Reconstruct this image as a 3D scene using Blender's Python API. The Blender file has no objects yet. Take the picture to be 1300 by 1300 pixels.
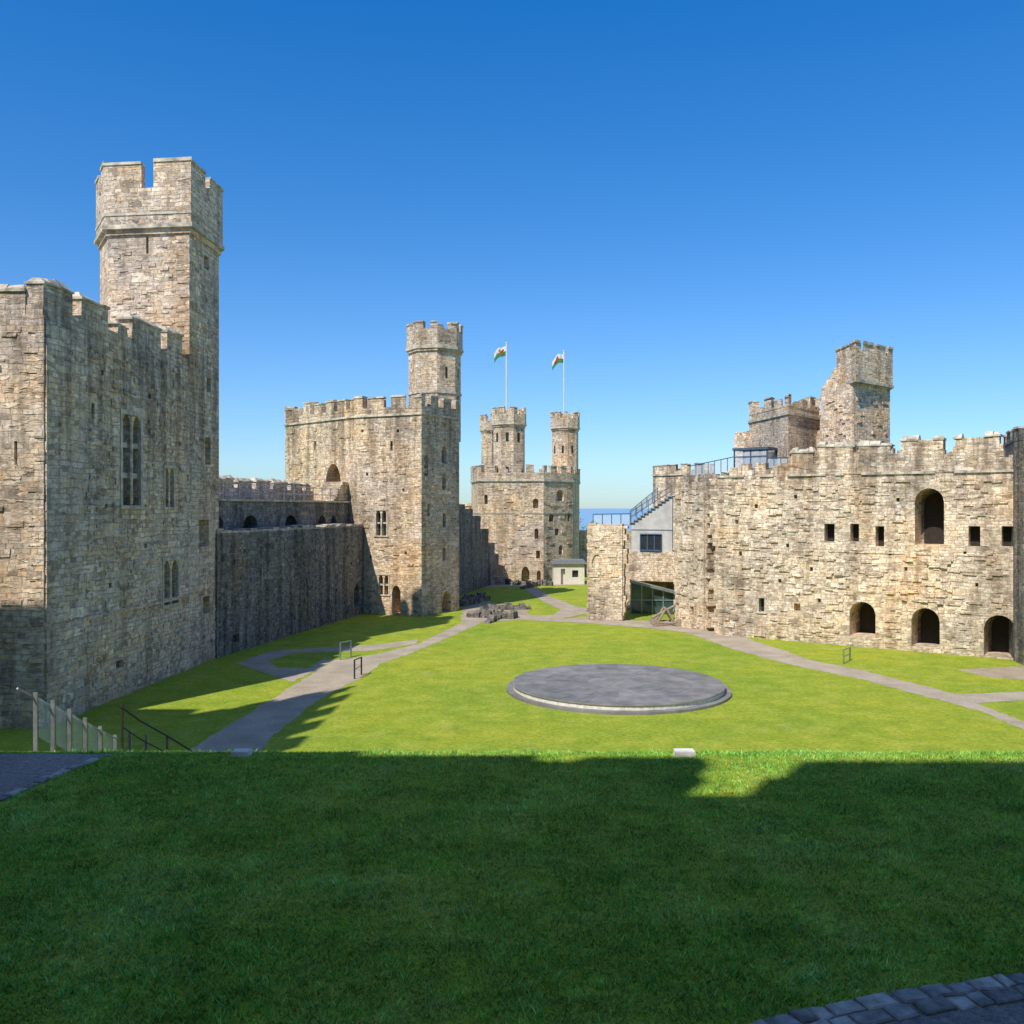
import bpy, bmesh, math, random
import numpy as np
from mathutils import Vector
random.seed(11); np.random.seed(5)
R=random.uniform
F=1150.; HZ=645.; CX=650.; EYE=9.
def gp(px,py,z=0.):
    s=(EYE-z)/(py-HZ); return ((px-CX)*s,F*s)
def at(px,s): return ((px-CX)*s,F*s)
def zz(py,s): return EYE-(py-HZ)*s
scene=bpy.context.scene
COL=scene.collection

# ------------------------------------------------------------------ materials
def newmat(name):
    m=bpy.data.materials.new(name); m.use_nodes=True
    nt=m.node_tree; b=nt.nodes['Principled BSDF']; b.inputs['Roughness'].default_value=.9
    b.inputs['Specular IOR Level'].default_value=.2
    return m,nt,b
def N(nt,t,**k):
    n=nt.nodes.new(t)
    for a,v in k.items(): setattr(n,a,v)
    return n
def mixc(nt,mode,fac,a,b):
    n=N(nt,'ShaderNodeMix',data_type='RGBA',blend_type=mode)
    for i,v in ((0,fac),(6,a),(7,b)):
        if hasattr(v,'is_output') : nt.links.new(v,n.inputs[i])
        else: n.inputs[i].default_value = v if not isinstance(v,tuple) else (*v,1)
    return n.outputs[2]
def math_(nt,op,a,b=None,c=None,clamp=False):
    n=N(nt,'ShaderNodeMath',operation=op,use_clamp=clamp)
    for i,v in enumerate((a,b,c)):
        if v is None: continue
        if hasattr(v,'is_output'): nt.links.new(v,n.inputs[i])
        else: n.inputs[i].default_value=v
    return n.outputs[0]
def noise_(nt,vec,scale,detail=4,rough=.55,out='Fac'):
    n=N(nt,'ShaderNodeTexNoise'); n.inputs['Scale'].default_value=scale
    n.inputs['Detail'].default_value=detail; n.inputs['Roughness'].default_value=rough
    if vec is not None: nt.links.new(vec,n.inputs['Vector'])
    return n.outputs[out]
def ramp_(nt,fac,stops,interp='LINEAR'):
    n=N(nt,'ShaderNodeValToRGB'); cr=n.color_ramp; cr.interpolation=interp
    while len(cr.elements)<len(stops): cr.elements.new(.5)
    for e,(p,c) in zip(cr.elements,stops):
        e.position=p; e.color=(*c,1) if isinstance(c,tuple) else (c,c,c,1)
    nt.links.new(fac,n.inputs[0]); return n.outputs[0]
def vmap(nt,vec,scale=(1,1,1),loc=(0,0,0)):
    n=N(nt,'ShaderNodeMapping'); n.inputs['Scale'].default_value=scale; n.inputs['Location'].default_value=loc
    nt.links.new(vec,n.inputs['Vector']); return n.outputs[0]
def vmath(nt,op,a,b=None,scale=None):
    n=N(nt,'ShaderNodeVectorMath',operation=op)
    nt.links.new(a,n.inputs[0])
    if b is not None:
        if hasattr(b,'is_output'): nt.links.new(b,n.inputs[1])
        else: n.inputs[1].default_value=b
    if scale is not None: n.inputs['Scale'].default_value=scale
    return n.outputs[0]

def stone(name,cols,bw=.55,rh=.27,mortar=(.36,.31,.24),stain=.6,staincol=(.20,.175,.15),gain=1.0,mort_amt=.38,lime=0.,top=None,tint=(1.06,.965,.885)):
    m,nt,b=newmat(name)
    uv=N(nt,'ShaderNodeUVMap').outputs[0]
    pos=N(nt,'ShaderNodeNewGeometry').outputs['Position']
    sxyz=N(nt,'ShaderNodeSeparateXYZ'); nt.links.new(pos,sxyz.inputs[0])
    wob=noise_(nt,uv,.9,2,.5,'Color'); wob=vmath(nt,'SUBTRACT',wob,(.5,.5,.5)); wob=vmath(nt,'MULTIPLY',wob,(.5,.22,0))
    wob2=noise_(nt,uv,5,1,.5,'Color'); wob2=vmath(nt,'SUBTRACT',wob2,(.5,.5,.5)); wob2=vmath(nt,'MULTIPLY',wob2,(.12,.09,0))
    vec=vmath(nt,'ADD',vmath(nt,'ADD',uv,wob),wob2)
    def brick(w,h,off,loc,sq=.66):
        n=N(nt,'ShaderNodeTexBrick'); n.offset=off; n.offset_frequency=2; n.squash=sq; n.squash_frequency=3
        n.inputs['Color1'].default_value=(0,0,0,1); n.inputs['Color2'].default_value=(1,1,1,1)
        n.inputs['Mortar'].default_value=(.5,.5,.5,1)
        n.inputs['Scale'].default_value=1; n.inputs['Mortar Size'].default_value=.018
        n.inputs['Mortar Smooth'].default_value=.7
        n.inputs['Brick Width'].default_value=w; n.inputs['Row Height'].default_value=h
        nt.links.new(vmap(nt,vec,(1,1,1),loc),n.inputs['Vector']); return n
    b1=brick(bw,rh,.43,(0,0,0)); b2=brick(bw*.55,rh*.6,.37,(3.3,1.1,0),.8); b3=brick(bw*1.6,rh*1.35,.55,(7.7,.4,0),.5)
    mk=noise_(nt,vmap(nt,uv,(.45,1.6,1)),.9,3)
    msk=ramp_(nt,mk,[(.49,0.),(.51,1.)]); msk2=ramp_(nt,mk,[(.41,1.),(.43,0.)])
    col=mixc(nt,'MIX',msk,b1.outputs['Color'],b2.outputs['Color']); col=mixc(nt,'MIX',msk2,col,b3.outputs['Color'])
    fac=mixc(nt,'MIX',msk,b1.outputs['Fac'],b2.outputs['Fac']); fac=mixc(nt,'MIX',msk2,fac,b3.outputs['Fac'])
    base=ramp_(nt,col,cols)
    zone=noise_(nt,pos,.17,6,.68)
    base=mixc(nt,'MULTIPLY',1.,base,ramp_(nt,zone,[(.32,(.62,.63,.66)),(.44,(.92,.92,.94)),(.54,(1.05,1.,.94)),(.68,(1.14,.96,.76))]))
    fine=noise_(nt,pos,4.2,5,.75)
    base=mixc(nt,'MULTIPLY',1.,base,ramp_(nt,fine,[(.3,.52),(.5,1.),(.7,1.32)]))
    st0=noise_(nt,vmap(nt,pos,(1,1,.09)),1.0,4,.68)
    st=math_(nt,'MULTIPLY',ramp_(nt,st0,[(.47,0.),(.62,1.)]),stain)
    base=mixc(nt,'MIX',st,base,mixc(nt,'MULTIPLY',1.,base,tuple(c*2.7 for c in staincol)))
    if top:
        tz=ramp_(nt,math_(nt,'DIVIDE',sxyz.outputs[2],40.),[(top[0]/40,0.),(top[1]/40,1.),((top[1]+1.2)/40,1.),((top[1]+3.)/40,0.)])
        tm=math_(nt,'MULTIPLY',tz,ramp_(nt,st0,[(.42,0.),(.56,1.)]))
        base=mixc(nt,'MIX',math_(nt,'MULTIPLY',tm,.7),base,mixc(nt,'MULTIPLY',1.,base,(.42,.42,.44)))
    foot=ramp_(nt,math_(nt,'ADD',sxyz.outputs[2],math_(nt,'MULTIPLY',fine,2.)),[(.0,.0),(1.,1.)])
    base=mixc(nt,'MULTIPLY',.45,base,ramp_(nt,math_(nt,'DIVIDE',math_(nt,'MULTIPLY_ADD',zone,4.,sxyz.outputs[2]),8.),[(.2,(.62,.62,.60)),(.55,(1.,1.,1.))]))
    n2=noise_(nt,pos,1.3,5,.75)
    base=mixc(nt,'MIX',ramp_(nt,n2,[(.585,0.),(.69,.7)]),base,staincol)
    base=mixc(nt,'MIX',ramp_(nt,n2,[(.31,.6),(.41,0.)]),base,(.47,.44,.37))
    base=mixc(nt,'MIX',math_(nt,'MULTIPLY',fac,mort_amt),base,mixc(nt,'MULTIPLY',1.,mortar,ramp_(nt,fine,[(.3,.5),(.7,1.3)])))
    if lime:
        lm=ramp_(nt,noise_(nt,vmap(nt,pos,(1.6,1.6,.16),(3,8,1)),1.5,5,.7),[(.57,0.),(.70,lime)])
        base=mixc(nt,'MIX',lm,base,(.50,.49,.46))
    base=mixc(nt,'MULTIPLY',1.,base,tuple(gain*c for c in tint))
    nt.links.new(base,b.inputs['Base Color'])
    h=math_(nt,'MULTIPLY_ADD',fac,-.8,math_(nt,'MULTIPLY_ADD',col,.7,math_(nt,'MULTIPLY',fine,1.)))
    bp=N(nt,'ShaderNodeBump'); bp.inputs['Strength'].default_value=.9; bp.inputs['Distance'].default_value=.08
    nt.links.new(h,bp.inputs['Height']); nt.links.new(bp.outputs[0],b.inputs['Normal'])
    return m
warm=[(0.,(.21,.18,.14)),(.16,(.33,.28,.21)),(.38,(.40,.355,.28)),(.58,(.46,.42,.345)),(.74,(.41,.33,.22)),(.86,(.36,.325,.28)),(1.,(.54,.50,.43))]
grey=[(0.,(.20,.195,.185)),(.25,(.32,.305,.28)),(.5,(.40,.385,.355)),(.7,(.46,.445,.41)),(.85,(.38,.32,.24)),(1.,(.54,.525,.49))]
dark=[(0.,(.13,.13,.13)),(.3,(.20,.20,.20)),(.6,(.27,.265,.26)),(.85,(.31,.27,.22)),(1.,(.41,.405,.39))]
G=1.72
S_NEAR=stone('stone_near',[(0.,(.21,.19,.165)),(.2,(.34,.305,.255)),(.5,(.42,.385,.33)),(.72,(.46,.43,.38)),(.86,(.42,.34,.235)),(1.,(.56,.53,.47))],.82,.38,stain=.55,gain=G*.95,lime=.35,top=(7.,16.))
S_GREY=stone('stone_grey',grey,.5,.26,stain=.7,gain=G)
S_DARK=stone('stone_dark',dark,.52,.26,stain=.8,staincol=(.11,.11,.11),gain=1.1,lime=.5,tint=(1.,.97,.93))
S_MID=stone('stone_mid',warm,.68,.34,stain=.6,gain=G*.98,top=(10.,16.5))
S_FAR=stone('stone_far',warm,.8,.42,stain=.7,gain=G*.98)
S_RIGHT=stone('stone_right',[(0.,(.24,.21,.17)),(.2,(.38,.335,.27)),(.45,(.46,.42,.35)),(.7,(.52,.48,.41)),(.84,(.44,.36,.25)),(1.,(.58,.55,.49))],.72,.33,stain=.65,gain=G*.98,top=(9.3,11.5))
def plain(name,c,rough=.7,metal=0.,spec=.3,nscale=6,amt=.25,bump=.0):
    m,nt,b=newmat(name)
    pos=N(nt,'ShaderNodeNewGeometry').outputs['Position']
    n=noise_(nt,pos,nscale,5,.6)
    nt.links.new(mixc(nt,'MULTIPLY',1.,c,ramp_(nt,n,[(.3,1-amt),(.7,1+amt)])),b.inputs['Base Color'])
    b.inputs['Roughness'].default_value=rough; b.inputs['Metallic'].default_value=metal; b.inputs['Specular IOR Level'].default_value=spec
    if bump:
        bp=N(nt,'ShaderNodeBump'); bp.inputs['Strength'].default_value=bump; bp.inputs['Distance'].default_value=.03
        nt.links.new(n,bp.inputs['Height']); nt.links.new(bp.outputs[0],b.inputs['Normal'])
    return m
CAP=plain('coping_stone',(.50,.44,.34),.9,nscale=1.7,amt=.6,bump=.7)
TRIM=plain('dressed_stone',(.50,.44,.35),.9,nscale=3,amt=.4,bump=.5)
GLASSD=plain('window_glass_dark',(.03,.035,.045),.25,spec=.4,amt=.4)
SHADE_FILL=plain('painted_opening_shade',(.035,.03,.025),.9)  # near-black colour stands in for the shade inside openings
STEEL=plain('galvanised_steel',(.30,.32,.35),.45,.6)
BLACK=plain('black_painted_iron',(.03,.035,.035),.5)
NAVY=plain('blue_painted_steel',(.07,.11,.17),.5)
TREAD=plain('slate_treads',(.22,.25,.29),.6)
WHITE=plain('white_render',(.66,.65,.62),.8,nscale=1.2,amt=.1)
RENDER=plain('weathered_render',(.50,.49,.46),.85,nscale=1.1,amt=.22)
CREAM=plain('cream_render',(.66,.61,.52),.8,nscale=1,amt=.1)
ROOF=plain('lead_roof',(.2,.21,.23),.6)
WOOD=plain('oak_timber',(.30,.24,.17),.8,nscale=9,amt=.4)
PALE=plain('pale_stone_slab',(.66,.63,.57),.8)
def glassmat(n,a):
    m,nt,b=newmat(n); b.inputs['Base Color'].default_value=(.70,.82,.88,1)
    b.inputs['Roughness'].default_value=.05; b.inputs['Alpha'].default_value=a; b.inputs['Specular IOR Level'].default_value=.6
    return m
GLASS=glassmat('balustrade_glass',.3)

def grassmat(name,blade=False):
    m,nt,b=newmat(name)
    g=N(nt,'ShaderNodeNewGeometry'); pos=g.outputs['Position']
    big=noise_(nt,pos,.13,5,.65); mid=noise_(nt,pos,.8,6,.75)
    c=ramp_(nt,mid,[(.30,(.200,.285,.022)),(.5,(.290,.360,.028)),(.68,(.400,.430,.055))])
    c=mixc(nt,'MULTIPLY',1.,c,ramp_(nt,big,[(.32,(.78,.90,.9)),(.5,(1.,1.,1.)),(.68,(1.18,1.05,.95))]))
    if blade:
        c=mixc(nt,'MULTIPLY',1.,c,ramp_(nt,g.outputs['Random Per Island'],[(0.,(.45,.62,.7)),(.6,(1.,1.,1.)),(.93,(1.4,1.25,1.3)),(1.,(2.2,1.6,3.))]))
        c=mixc(nt,'MULTIPLY',1.,c,ramp_(nt,noise_(nt,pos,2.2,6,.8),[(.32,.5),(.5,1.),(.68,1.6)]))
        c=mixc(nt,'MULTIPLY',1.,c,(.74,1.30,2.6))
        brown=ramp_(nt,noise_(nt,pos,3.7,4,.8),[(.64,0.),(.72,.5)])
        c=mixc(nt,'MIX',brown,c,(.28,.27,.14))
        b.inputs['Roughness'].default_value=.6
        nt.links.new(c,b.inputs['Base Color'])
    else:
        fine=noise_(nt,pos,6,5,.8); vf=noise_(nt,pos,40,2,.7)
        c=mixc(nt,'MULTIPLY',1.,c,ramp_(nt,fine,[(.3,.60),(.5,1.),(.7,1.38)]))
        c=mixc(nt,'MULTIPLY',1.,c,ramp_(nt,vf,[(.3,.75),(.7,1.25)]))
        dry=ramp_(nt,noise_(nt,pos,.5,6,.82),[(.55,0.),(.68,.55)])
        c=mixc(nt,'MIX',dry,c,(.46,.43,.12))
        nt.links.new(c,b.inputs['Base Color'])
        bp=N(nt,'ShaderNodeBump'); bp.inputs['Strength'].default_value=.7; bp.inputs['Distance'].default_value=.05
        nt.links.new(math_(nt,'ADD',fine,vf),bp.inputs['Height']); nt.links.new(bp.outputs[0],b.inputs['Normal'])
    return m
GRASS=grassmat('lawn_grass'); BLADE=grassmat('grass_blades',True)
def pathmat(name,c1,c2,cell=0):
    m,nt,b=newmat(name)
    pos=N(nt,'ShaderNodeNewGeometry').outputs['Position']
    a=noise_(nt,pos,.7,5,.6); f=noise_(nt,pos,14,4,.7)
    c=mixc(nt,'MIX',ramp_(nt,a,[(.35,0.),(.65,1.)]),c1,c2)
    c=mixc(nt,'MULTIPLY',1.,c,ramp_(nt,f,[(.3,.6),(.7,1.35)]))
    c=mixc(nt,'MULTIPLY',1.,c,ramp_(nt,noise_(nt,pos,60,2,.7),[(.3,.7),(.7,1.3)]))
    bp=N(nt,'ShaderNodeBump'); bp.inputs['Strength'].default_value=.6; bp.inputs['Distance'].default_value=.02
    nt.links.new(f,bp.inputs['Height'])
    nt.links.new(bp.outputs[0],b.inputs['Normal']); nt.links.new(c,b.inputs['Base Color'])
    return m
PATH=pathmat('gravel_path',(.34,.28,.21),(.45,.38,.29))
DIRT=pathmat('worn_earth',(.32,.25,.17),(.42,.35,.25))
FLAG=pathmat('slate_paving',(.21,.19,.175),(.28,.25,.225))

# ------------------------------------------------------------------ mesh helpers
class M:
    def __init__(s): s.v=[];s.f=[];s.m=[]
    def raw(s,vs,fs,m=0):
        o=len(s.v); s.v+=[tuple(v) for v in vs]; s.f+=[tuple(i+o for i in f) for f in fs]; s.m+=[m]*len(fs)
    def loft(s,a,b,m=0):
        n=len(a); s.raw(list(a)+list(b),[tuple(range(n-1,-1,-1)),tuple(range(n,2*n))]+[(i,(i+1)%n,n+(i+1)%n,n+i) for i in range(n)],m)
    def prism(s,poly,z0,z1,m=0):
        s.loft([(x,y,z0) for x,y in poly],[(x,y,z1) for x,y in poly],m)
    def box(s,x0,x1,y0,y1,z0,z1,m=0): s.prism([(x0,y0),(x1,y0),(x1,y1),(x0,y1)],z0,z1,m)
    def tube(s,a,b,r,m=0,n=8):
        a=Vector(a);b=Vector(b);d=(b-a).normalized(); u=d.orthogonal().normalized(); w=d.cross(u)
        ra=[a+(u*math.cos(t)+w*math.sin(t))*r for t in [2*math.pi*i/n for i in range(n)]]
        s.loft(ra,[p+(b-a) for p in ra],m)
def empty(name,loc=(0,0,0)):
    e=bpy.data.objects.new(name,None); COL.objects.link(e); e.location=loc; e.empty_display_size=.5; return e
def build(m,name,mats,parent=None,cut=None,smooth=False):
    me=bpy.data.meshes.new(name); me.from_pydata(m.v,[],m.f); 
    for mt in mats: me.materials.append(mt)
    me.polygons.foreach_set('material_index',m.m)
    bm=bmesh.new(); bm.from_mesh(me); bmesh.ops.recalc_face_normals(bm,faces=bm.faces); bm.to_mesh(me); bm.free()
    ob=bpy.data.objects.new(name,me); COL.objects.link(ob)
    if cut is not None and cut.v:
        cm=bpy.data.meshes.new('c'); cm.from_pydata(cut.v,[],cut.f)
        bm=bmesh.new(); bm.from_mesh(cm); bmesh.ops.recalc_face_normals(bm,faces=bm.faces); bm.to_mesh(cm); bm.free()
        co=bpy.data.objects.new('c',cm); COL.objects.link(co)
        md=ob.modifiers.new('b','BOOLEAN'); md.operation='DIFFERENCE'; md.solver='EXACT'; md.use_self=True; md.object=co
        dg=bpy.context.evaluated_depsgraph_get(); nm=bpy.data.meshes.new_from_object(ob.evaluated_get(dg))
        ob.modifiers.clear(); ob.data=nm; me=nm; bpy.data.objects.remove(co); 
        if len(nm.polygons)<4: print('BOOLEAN EMPTY',name)
    uvl=me.uv_layers.get('UVMap') or me.uv_layers.new(name='UVMap')
    vs=me.vertices
    for p in me.polygons:
        n=p.normal
        if abs(n.z)>.75: t=None
        else:
            l=math.hypot(n.x,n.y); t=(-n.y/l,n.x/l)
        for li in p.loop_indices:
            c=vs[me.loops[li].vertex_index].co
            uvl.data[li].uv=(c.x,c.y) if t is None else (c.x*t[0]+c.y*t[1],c.z)
        p.use_smooth=smooth
    if parent is not None: ob.parent=parent
    return ob
class Face:
    """vertical wall face: u along, d inward depth"""
    def __init__(s,p0,p1,hint=(0,0)):
        s.p0=Vector(p0);s.p1=Vector(p1);d=s.p1-s.p0;s.L=d.length;s.t=d/s.L; s.rects=[]
        n=Vector((-s.t.y,s.t.x)); 
        if n.dot(Vector(hint)-s.p0)<0:n=-n
        s.n=n
    def P(s,u,d): q=s.p0+s.t*u-s.n*d; return (q.x,q.y)
    def u(s,px):
        rx,ry=px-CX,F; tx,ty=s.t; det=tx*(-ry)+rx*ty
        bx,by=-s.p0.x,-s.p0.y
        uu=(bx*(-ry)+rx*by)/det
        q=s.p0+s.t*uu; return uu,q.y/F
    def poly(s,m,pts,d0,d1,mat=0):
        a=[(*s.P(u,d0),z) for u,z in pts]; b=[(*s.P(u,d1),z) for u,z in pts]; m.loft(a,b,mat)
    def slab(s,m,u0,u1,z0,z1,d0,d1,mat=0): s.poly(m,[(u0,z0),(u1,z0),(u1,z1),(u0,z1)],d0,d1,mat)
    def arch(s,m,u0,u1,z0,z1,d0,d1,kind=1,mat=0):
        w=u1-u0;c=(u0+u1)/2
        if kind==0: return s.slab(m,u0,u1,z0,z1,d0,d1,mat)
        pts=[(u0,z0),(u1,z0)]
        h=min(abs(w)*(.5 if kind==1 else .8),(z1-z0)*.6)
        k=7
        for i in range(k+1):
            a=math.pi*i/k; x=math.cos(a)*w/2; y=math.sin(a)**(1 if kind==1 else 1.25)*h
            if i in(0,k): y=0
            pts.append((c+x,z1-h+y))
        s.poly(m,pts,d0,d1,mat)
    def px_rect(s,px,w,yt,yb):
        u0=s.u(px-w/2)[0];u1=s.u(px+w/2)[0];q=s.u(px)[1]
        if u0>u1:u0,u1=u1,u0
        r=(u0,u1,zz(yb,q),zz(yt,q)); s.rects.append(r); return r
    def hole(s,cut,px,w,yt,yb,kind=1,depth=.8):
        r=s.px_rect(px,w,yt,yb); s.arch(cut,*r,-.3,depth,kind); return r
    def window(s,cut,trim,glass,px,w,yt,yb,kind=0,cols=2,rows=2,depth=.55,jamb=.16,mul=.05,heads=False,md=.2):
        u0,u1,z0,z1=s.px_rect(px,w,yt,yb)
        if heads:
            cw=(u1-u0)/cols
            for i in range(cols):
                a=u0+cw*i+(mul if i else 0);b=u0+cw*(i+1)-(mul if i<cols-1 else 0)
                s.arch(cut,a,b,z0,z1,-.3,depth,2)
        else: s.arch(cut,u0,u1,z0,z1,-.3,depth,kind)
        s.slab(glass,u0-.04,u1+.04,z0-.04,z1+.04,depth-.12,depth+.05)
        if not heads:
            for i in range(1,cols):
                x=u0+(u1-u0)*i/cols; s.slab(trim,x-mul,x+mul,z0-.03,z1+.03,md,md+.18)
        for i in range(1,rows):
            z=z0+(z1-z0)*i/rows; s.slab(trim,u0-.03,u1+.03,z-mul,z+mul,md+.03,md+.15)
        if jamb:
            s.slab(trim,u0-jamb,u0+.004,z0,z1,-.03,.1); s.slab(trim,u1-.004,u1+jamb,z0,z1,-.03,.1)
            s.slab(trim,u0-jamb-.06,u1+jamb+.06,z1-.01,z1+jamb,-.06,.1); s.slab(trim,u0-jamb-.08,u1+jamb+.08,z0-jamb*.8,z0+.01,-.08,.1)
    def scatter(s,m,n,u0,u1,z0,z1,mx=.06,big=1.,mat=0):
        """individual stones standing slightly proud of the wall"""
        for _ in range(n):
            u=R(u0,u1-.6);z=R(z0,z1-.3);w=R(.25,.75)*big;h=R(.14,.32)*big;e=.35
            if any(u<b+e and u+w>a-e and z<d+e and z+h>c-e for a,b,c,d in s.rects): continue
            o=R(.012,mx); j=lambda:R(-.03,.03)
            f=[(u+j(),z+j()),(u+w+j(),z+j()),(u+w+j(),z+h+j()),(u+j(),z+h+j())]
            k=.02
            fr=[(f[0][0]+k,f[0][1]+k),(f[1][0]-k,f[1][1]+k),(f[2][0]-k,f[2][1]-k),(f[3][0]+k,f[3][1]-k)]
            m.loft([(*s.P(a,-o),b) for a,b in fr],[(*s.P(a,.1),b) for a,b in f],mat)
    def teeth(s,m,ue,sgn,z0,z1,d0,d1,mx=.8,mat=0,mn=.05):
        z=z0
        while z<z1-.1:
            h=R(.22,.5); l=R(mn,mx); h=min(h,z1-z); j=R(-.05,.05)
            a,b=sorted((ue-sgn*.12,ue+sgn*l)); s.slab(m,a,b,z,z+h-.004,d0+.03+j*.5,d1-.06+j,mat); z+=h
    def merlons(s,m,ranges,z0,z1,d0,d1,cap=True,jit=.07,m0=0,m1=1,round_=False):
        for u0,u1 in ranges:
            t=z1+R(-jit,jit); a=R(-.09,.09)
            s.poly(m,[(u0,z0),(u1,z0),(u1+R(-.1,.02),t+a),(u0+R(-.02,.1),t)],d0,d1,m0)
            if cap:
                u=u0-.06
                while u<u1:
                    l=R(.45,.85); v=min(u+l,u1+.07); 
                    if u1-v<.25: v=u1+.07
                    k0=(u-u0)/(u1-u0);k1=(v-u0)/(u1-u0); za=t+a*k0-.02;zb=t+a*k1-.02; o=.06+R(-.03,.03); h1=R(.06,.13);h2=R(.2,.4)
                    if not(round_ and R(0,1)<.16):
                        A=[(*s.P(u,d0-o),za),(*s.P(v-.015,d0-o),zb),(*s.P(v-.015,d1+o),zb),(*s.P(u,d1+o),za)]
                        B=[(*s.P(u,d0-o),za+h1),(*s.P(v-.015,d0-o),zb+h1),(*s.P(v-.015,d1+o),zb+h1),(*s.P(u,d1+o),za+h1)]
                        m.loft(A,B,m1)
                        i0=.18 if u<u0 else 0; i1=.18 if v>u1 else 0
                        A=[(*s.P(u+.01,d0),za+h1-.01),(*s.P(v-.02,d0),zb+h1-.01),(*s.P(v-.02,d1),zb+h1-.01),(*s.P(u+.01,d1),za+h1-.01)]
                        B=[(*s.P(u+.01+i0,d0+.2),za+h2+R(-.05,.05)),(*s.P(v-.02-i1,d0+.2),zb+h2+R(-.05,.05)),(*s.P(v-.02-i1,d1-.2),zb+h2),(*s.P(u+.01+i0,d1-.2),za+h2)]
                        m.loft(A,B,m1)
                    u=v
def auto_ranges(L,ml,gap,start=0.,first=True):
    out=[];u=start
    while u<L-.3:
        out.append((u,min(u+ml*R(.9,1.1),L))); u=out[-1][1]+gap*R(.9,1.1)
    return out
def offset(poly,d):
    n=len(poly); A=sum(poly[i][0]*poly[(i+1)%n][1]-poly[(i+1)%n][0]*poly[i][1] for i in range(n)); sg=1 if A>0 else -1
    L=[]
    for i in range(n):
        p=Vector(poly[i]);q=Vector(poly[(i+1)%n]);t=(q-p).normalized();nn=Vector((t.y,-t.x))*sg
        L.append((p+nn*d,t))
    out=[]
    for i in range(n):
        p,t=L[i-1];q,w=L[i]; c=t.x*w.y-t.y*w.x
        if abs(c)<1e-5: out.append((q.x,q.y)); continue
        k=((q.x-p.x)*w.y-(q.y-p.y)*w.x)/c; r=p+t*k; out.append((r.x,r.y))
    return out
def ringseg(m,o,i_,e,f0,f1,z0,z1,mat=0,tilt=0):
    n=len(o); a,b=Vector(o[e]),Vector(o[(e+1)%n]); c,d=Vector(i_[e]),Vector(i_[(e+1)%n])
    pts=[a.lerp(b,f0),a.lerp(b,f1),c.lerp(d,f1),c.lerp(d,f0)]
    zt=[z1,z1+tilt,z1+tilt,z1]
    m.loft([(p.x,p.y,z0) for p in pts],[(p.x,p.y,z) for p,z in zip(pts,zt)],mat)
def battlement(m,poly,z0,zb,zt,out=0.,th=.5,gaps=None,ml=1.6,gap=.8,m0=0,m1=1,jit=.06,cap=.1,skip=(),broken=.08):
    o=offset(poly,out); i_=offset(poly,out-th); oc=offset(poly,out+.06); ic=offset(poly,out-th-.06); n=len(poly)
    for e in range(n):
        if e in skip: continue
        ringseg(m,o,i_,e,0,1,z0,zb,m0)
        L=(Vector(o[e])-Vector(o[(e+1)%n])).length
        k=max(1,round((L)/(ml+gap))); k=min(k,12)
        if gaps and e in gaps: k=gaps[e]
        pitch=1./k; g=gap/L
        edges=[0.]
        for q in range(k): c=(q+.5)*pitch; gg=g*R(.8,1.15); edges+= [c-gg/2,c+gg/2]
        edges.append(1.)
        for q in range(0,len(edges),2):
            f0,f1=edges[q],edges[q+1]
            if f1-f0<.02: continue
            t=zt+R(-jit,jit); ti=R(-jit,jit)
            br=R(0,1)<broken
            if br: t-=(zt-zb)*.4
            ringseg(m,o,i_,e,f0,f1,zb,t,m0,ti)
            if cap and not br: ringseg(m,oc,ic,e,max(0,f0-.0),min(1,f1+.0),max(t,t+ti)-.01,max(t,t+ti)+cap*R(.7,1.3),m1)
def octa(c,r,rot=22.5,n=8): return [(c[0]+r*math.cos(math.radians(rot)+2*math.pi*i/n),c[1]+r*math.sin(math.radians(rot)+2*math.pi*i/n)) for i in range(n)]
def quoins(m,corner,ta,tb,z0,z1,mat=0,big=1.):
    c=Vector(corner);ta=Vector(ta);tb=Vector(tb);z=z0;k=0
    while z<z1-.1:
        h=R(.24,.42)*big;h=min(h,z1-z);la,lb=(R(.5,.85),R(.25,.4)) if k%2 else (R(.25,.4),R(.5,.85)); o=R(.012,.06)
        q=c-(ta+tb)*o
        p=[q,q+ta*la,q+ta*la+tb*lb,q+tb*lb]
        m.prism([(x.x,x.y) for x in p],z,z+h-.012,mat); z+=h;k+=1

# ================================================================== LEFT NEAR TOWER
root=empty('castle_tower')
A=gp(55,925); T=at(240,.0440)
body=M();cut=M();trim=M();glass=M();par=M()
poly=[A,T,(-19.6,54.5),(-36,54.5),(-36,A[1])]
body.prism(poly,-.5,16.9)
LF=Face(A,T,(0,40)); FF=Face((-36,A[1]),A,(-25,0))
LF.window(cut,trim,glass,167,23,527,642,0,2,3,jamb=.2,mul=.13,heads=True,depth=.6,md=.12)
LF.window(cut,trim,glass,215,11,594,644,0,2,2,jamb=.13,mul=.1,heads=True,depth=.6,md=.12)
LF.window(cut,trim,glass,217,18,711,767,0,2,1,jamb=.16,mul=.11,heads=True,depth=.6)
LF.hole(cut,152,9,838,848,0,.7)
LF.hole(cut,118,4,512,532,0,.7)
FF.hole(cut,20,4,560,590,0,.8)
for px,y in((130,470),(190,500),(135,640),(185,690),(140,740),(228,560),(90,600),(95,730)): LF.hole(cut,px,3.5,y,y+6,0,.4)
build(body,'walls',[S_NEAR],root,cut)
ex=M()
LF.slab(ex,.05,LF.u(103)[0],-.3,16.6,-.12,.3)
LF.slab(ex,.02,LF.L-.1,4.05,4.22,-.09,.2)
quoins(ex,A,(-1,0),tuple(LF.t),0,16.8,big=1.2)
LF.scatter(ex,520,LF.u(106)[0],LF.L-.3,.1,16.6,.07,1.1)
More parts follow.
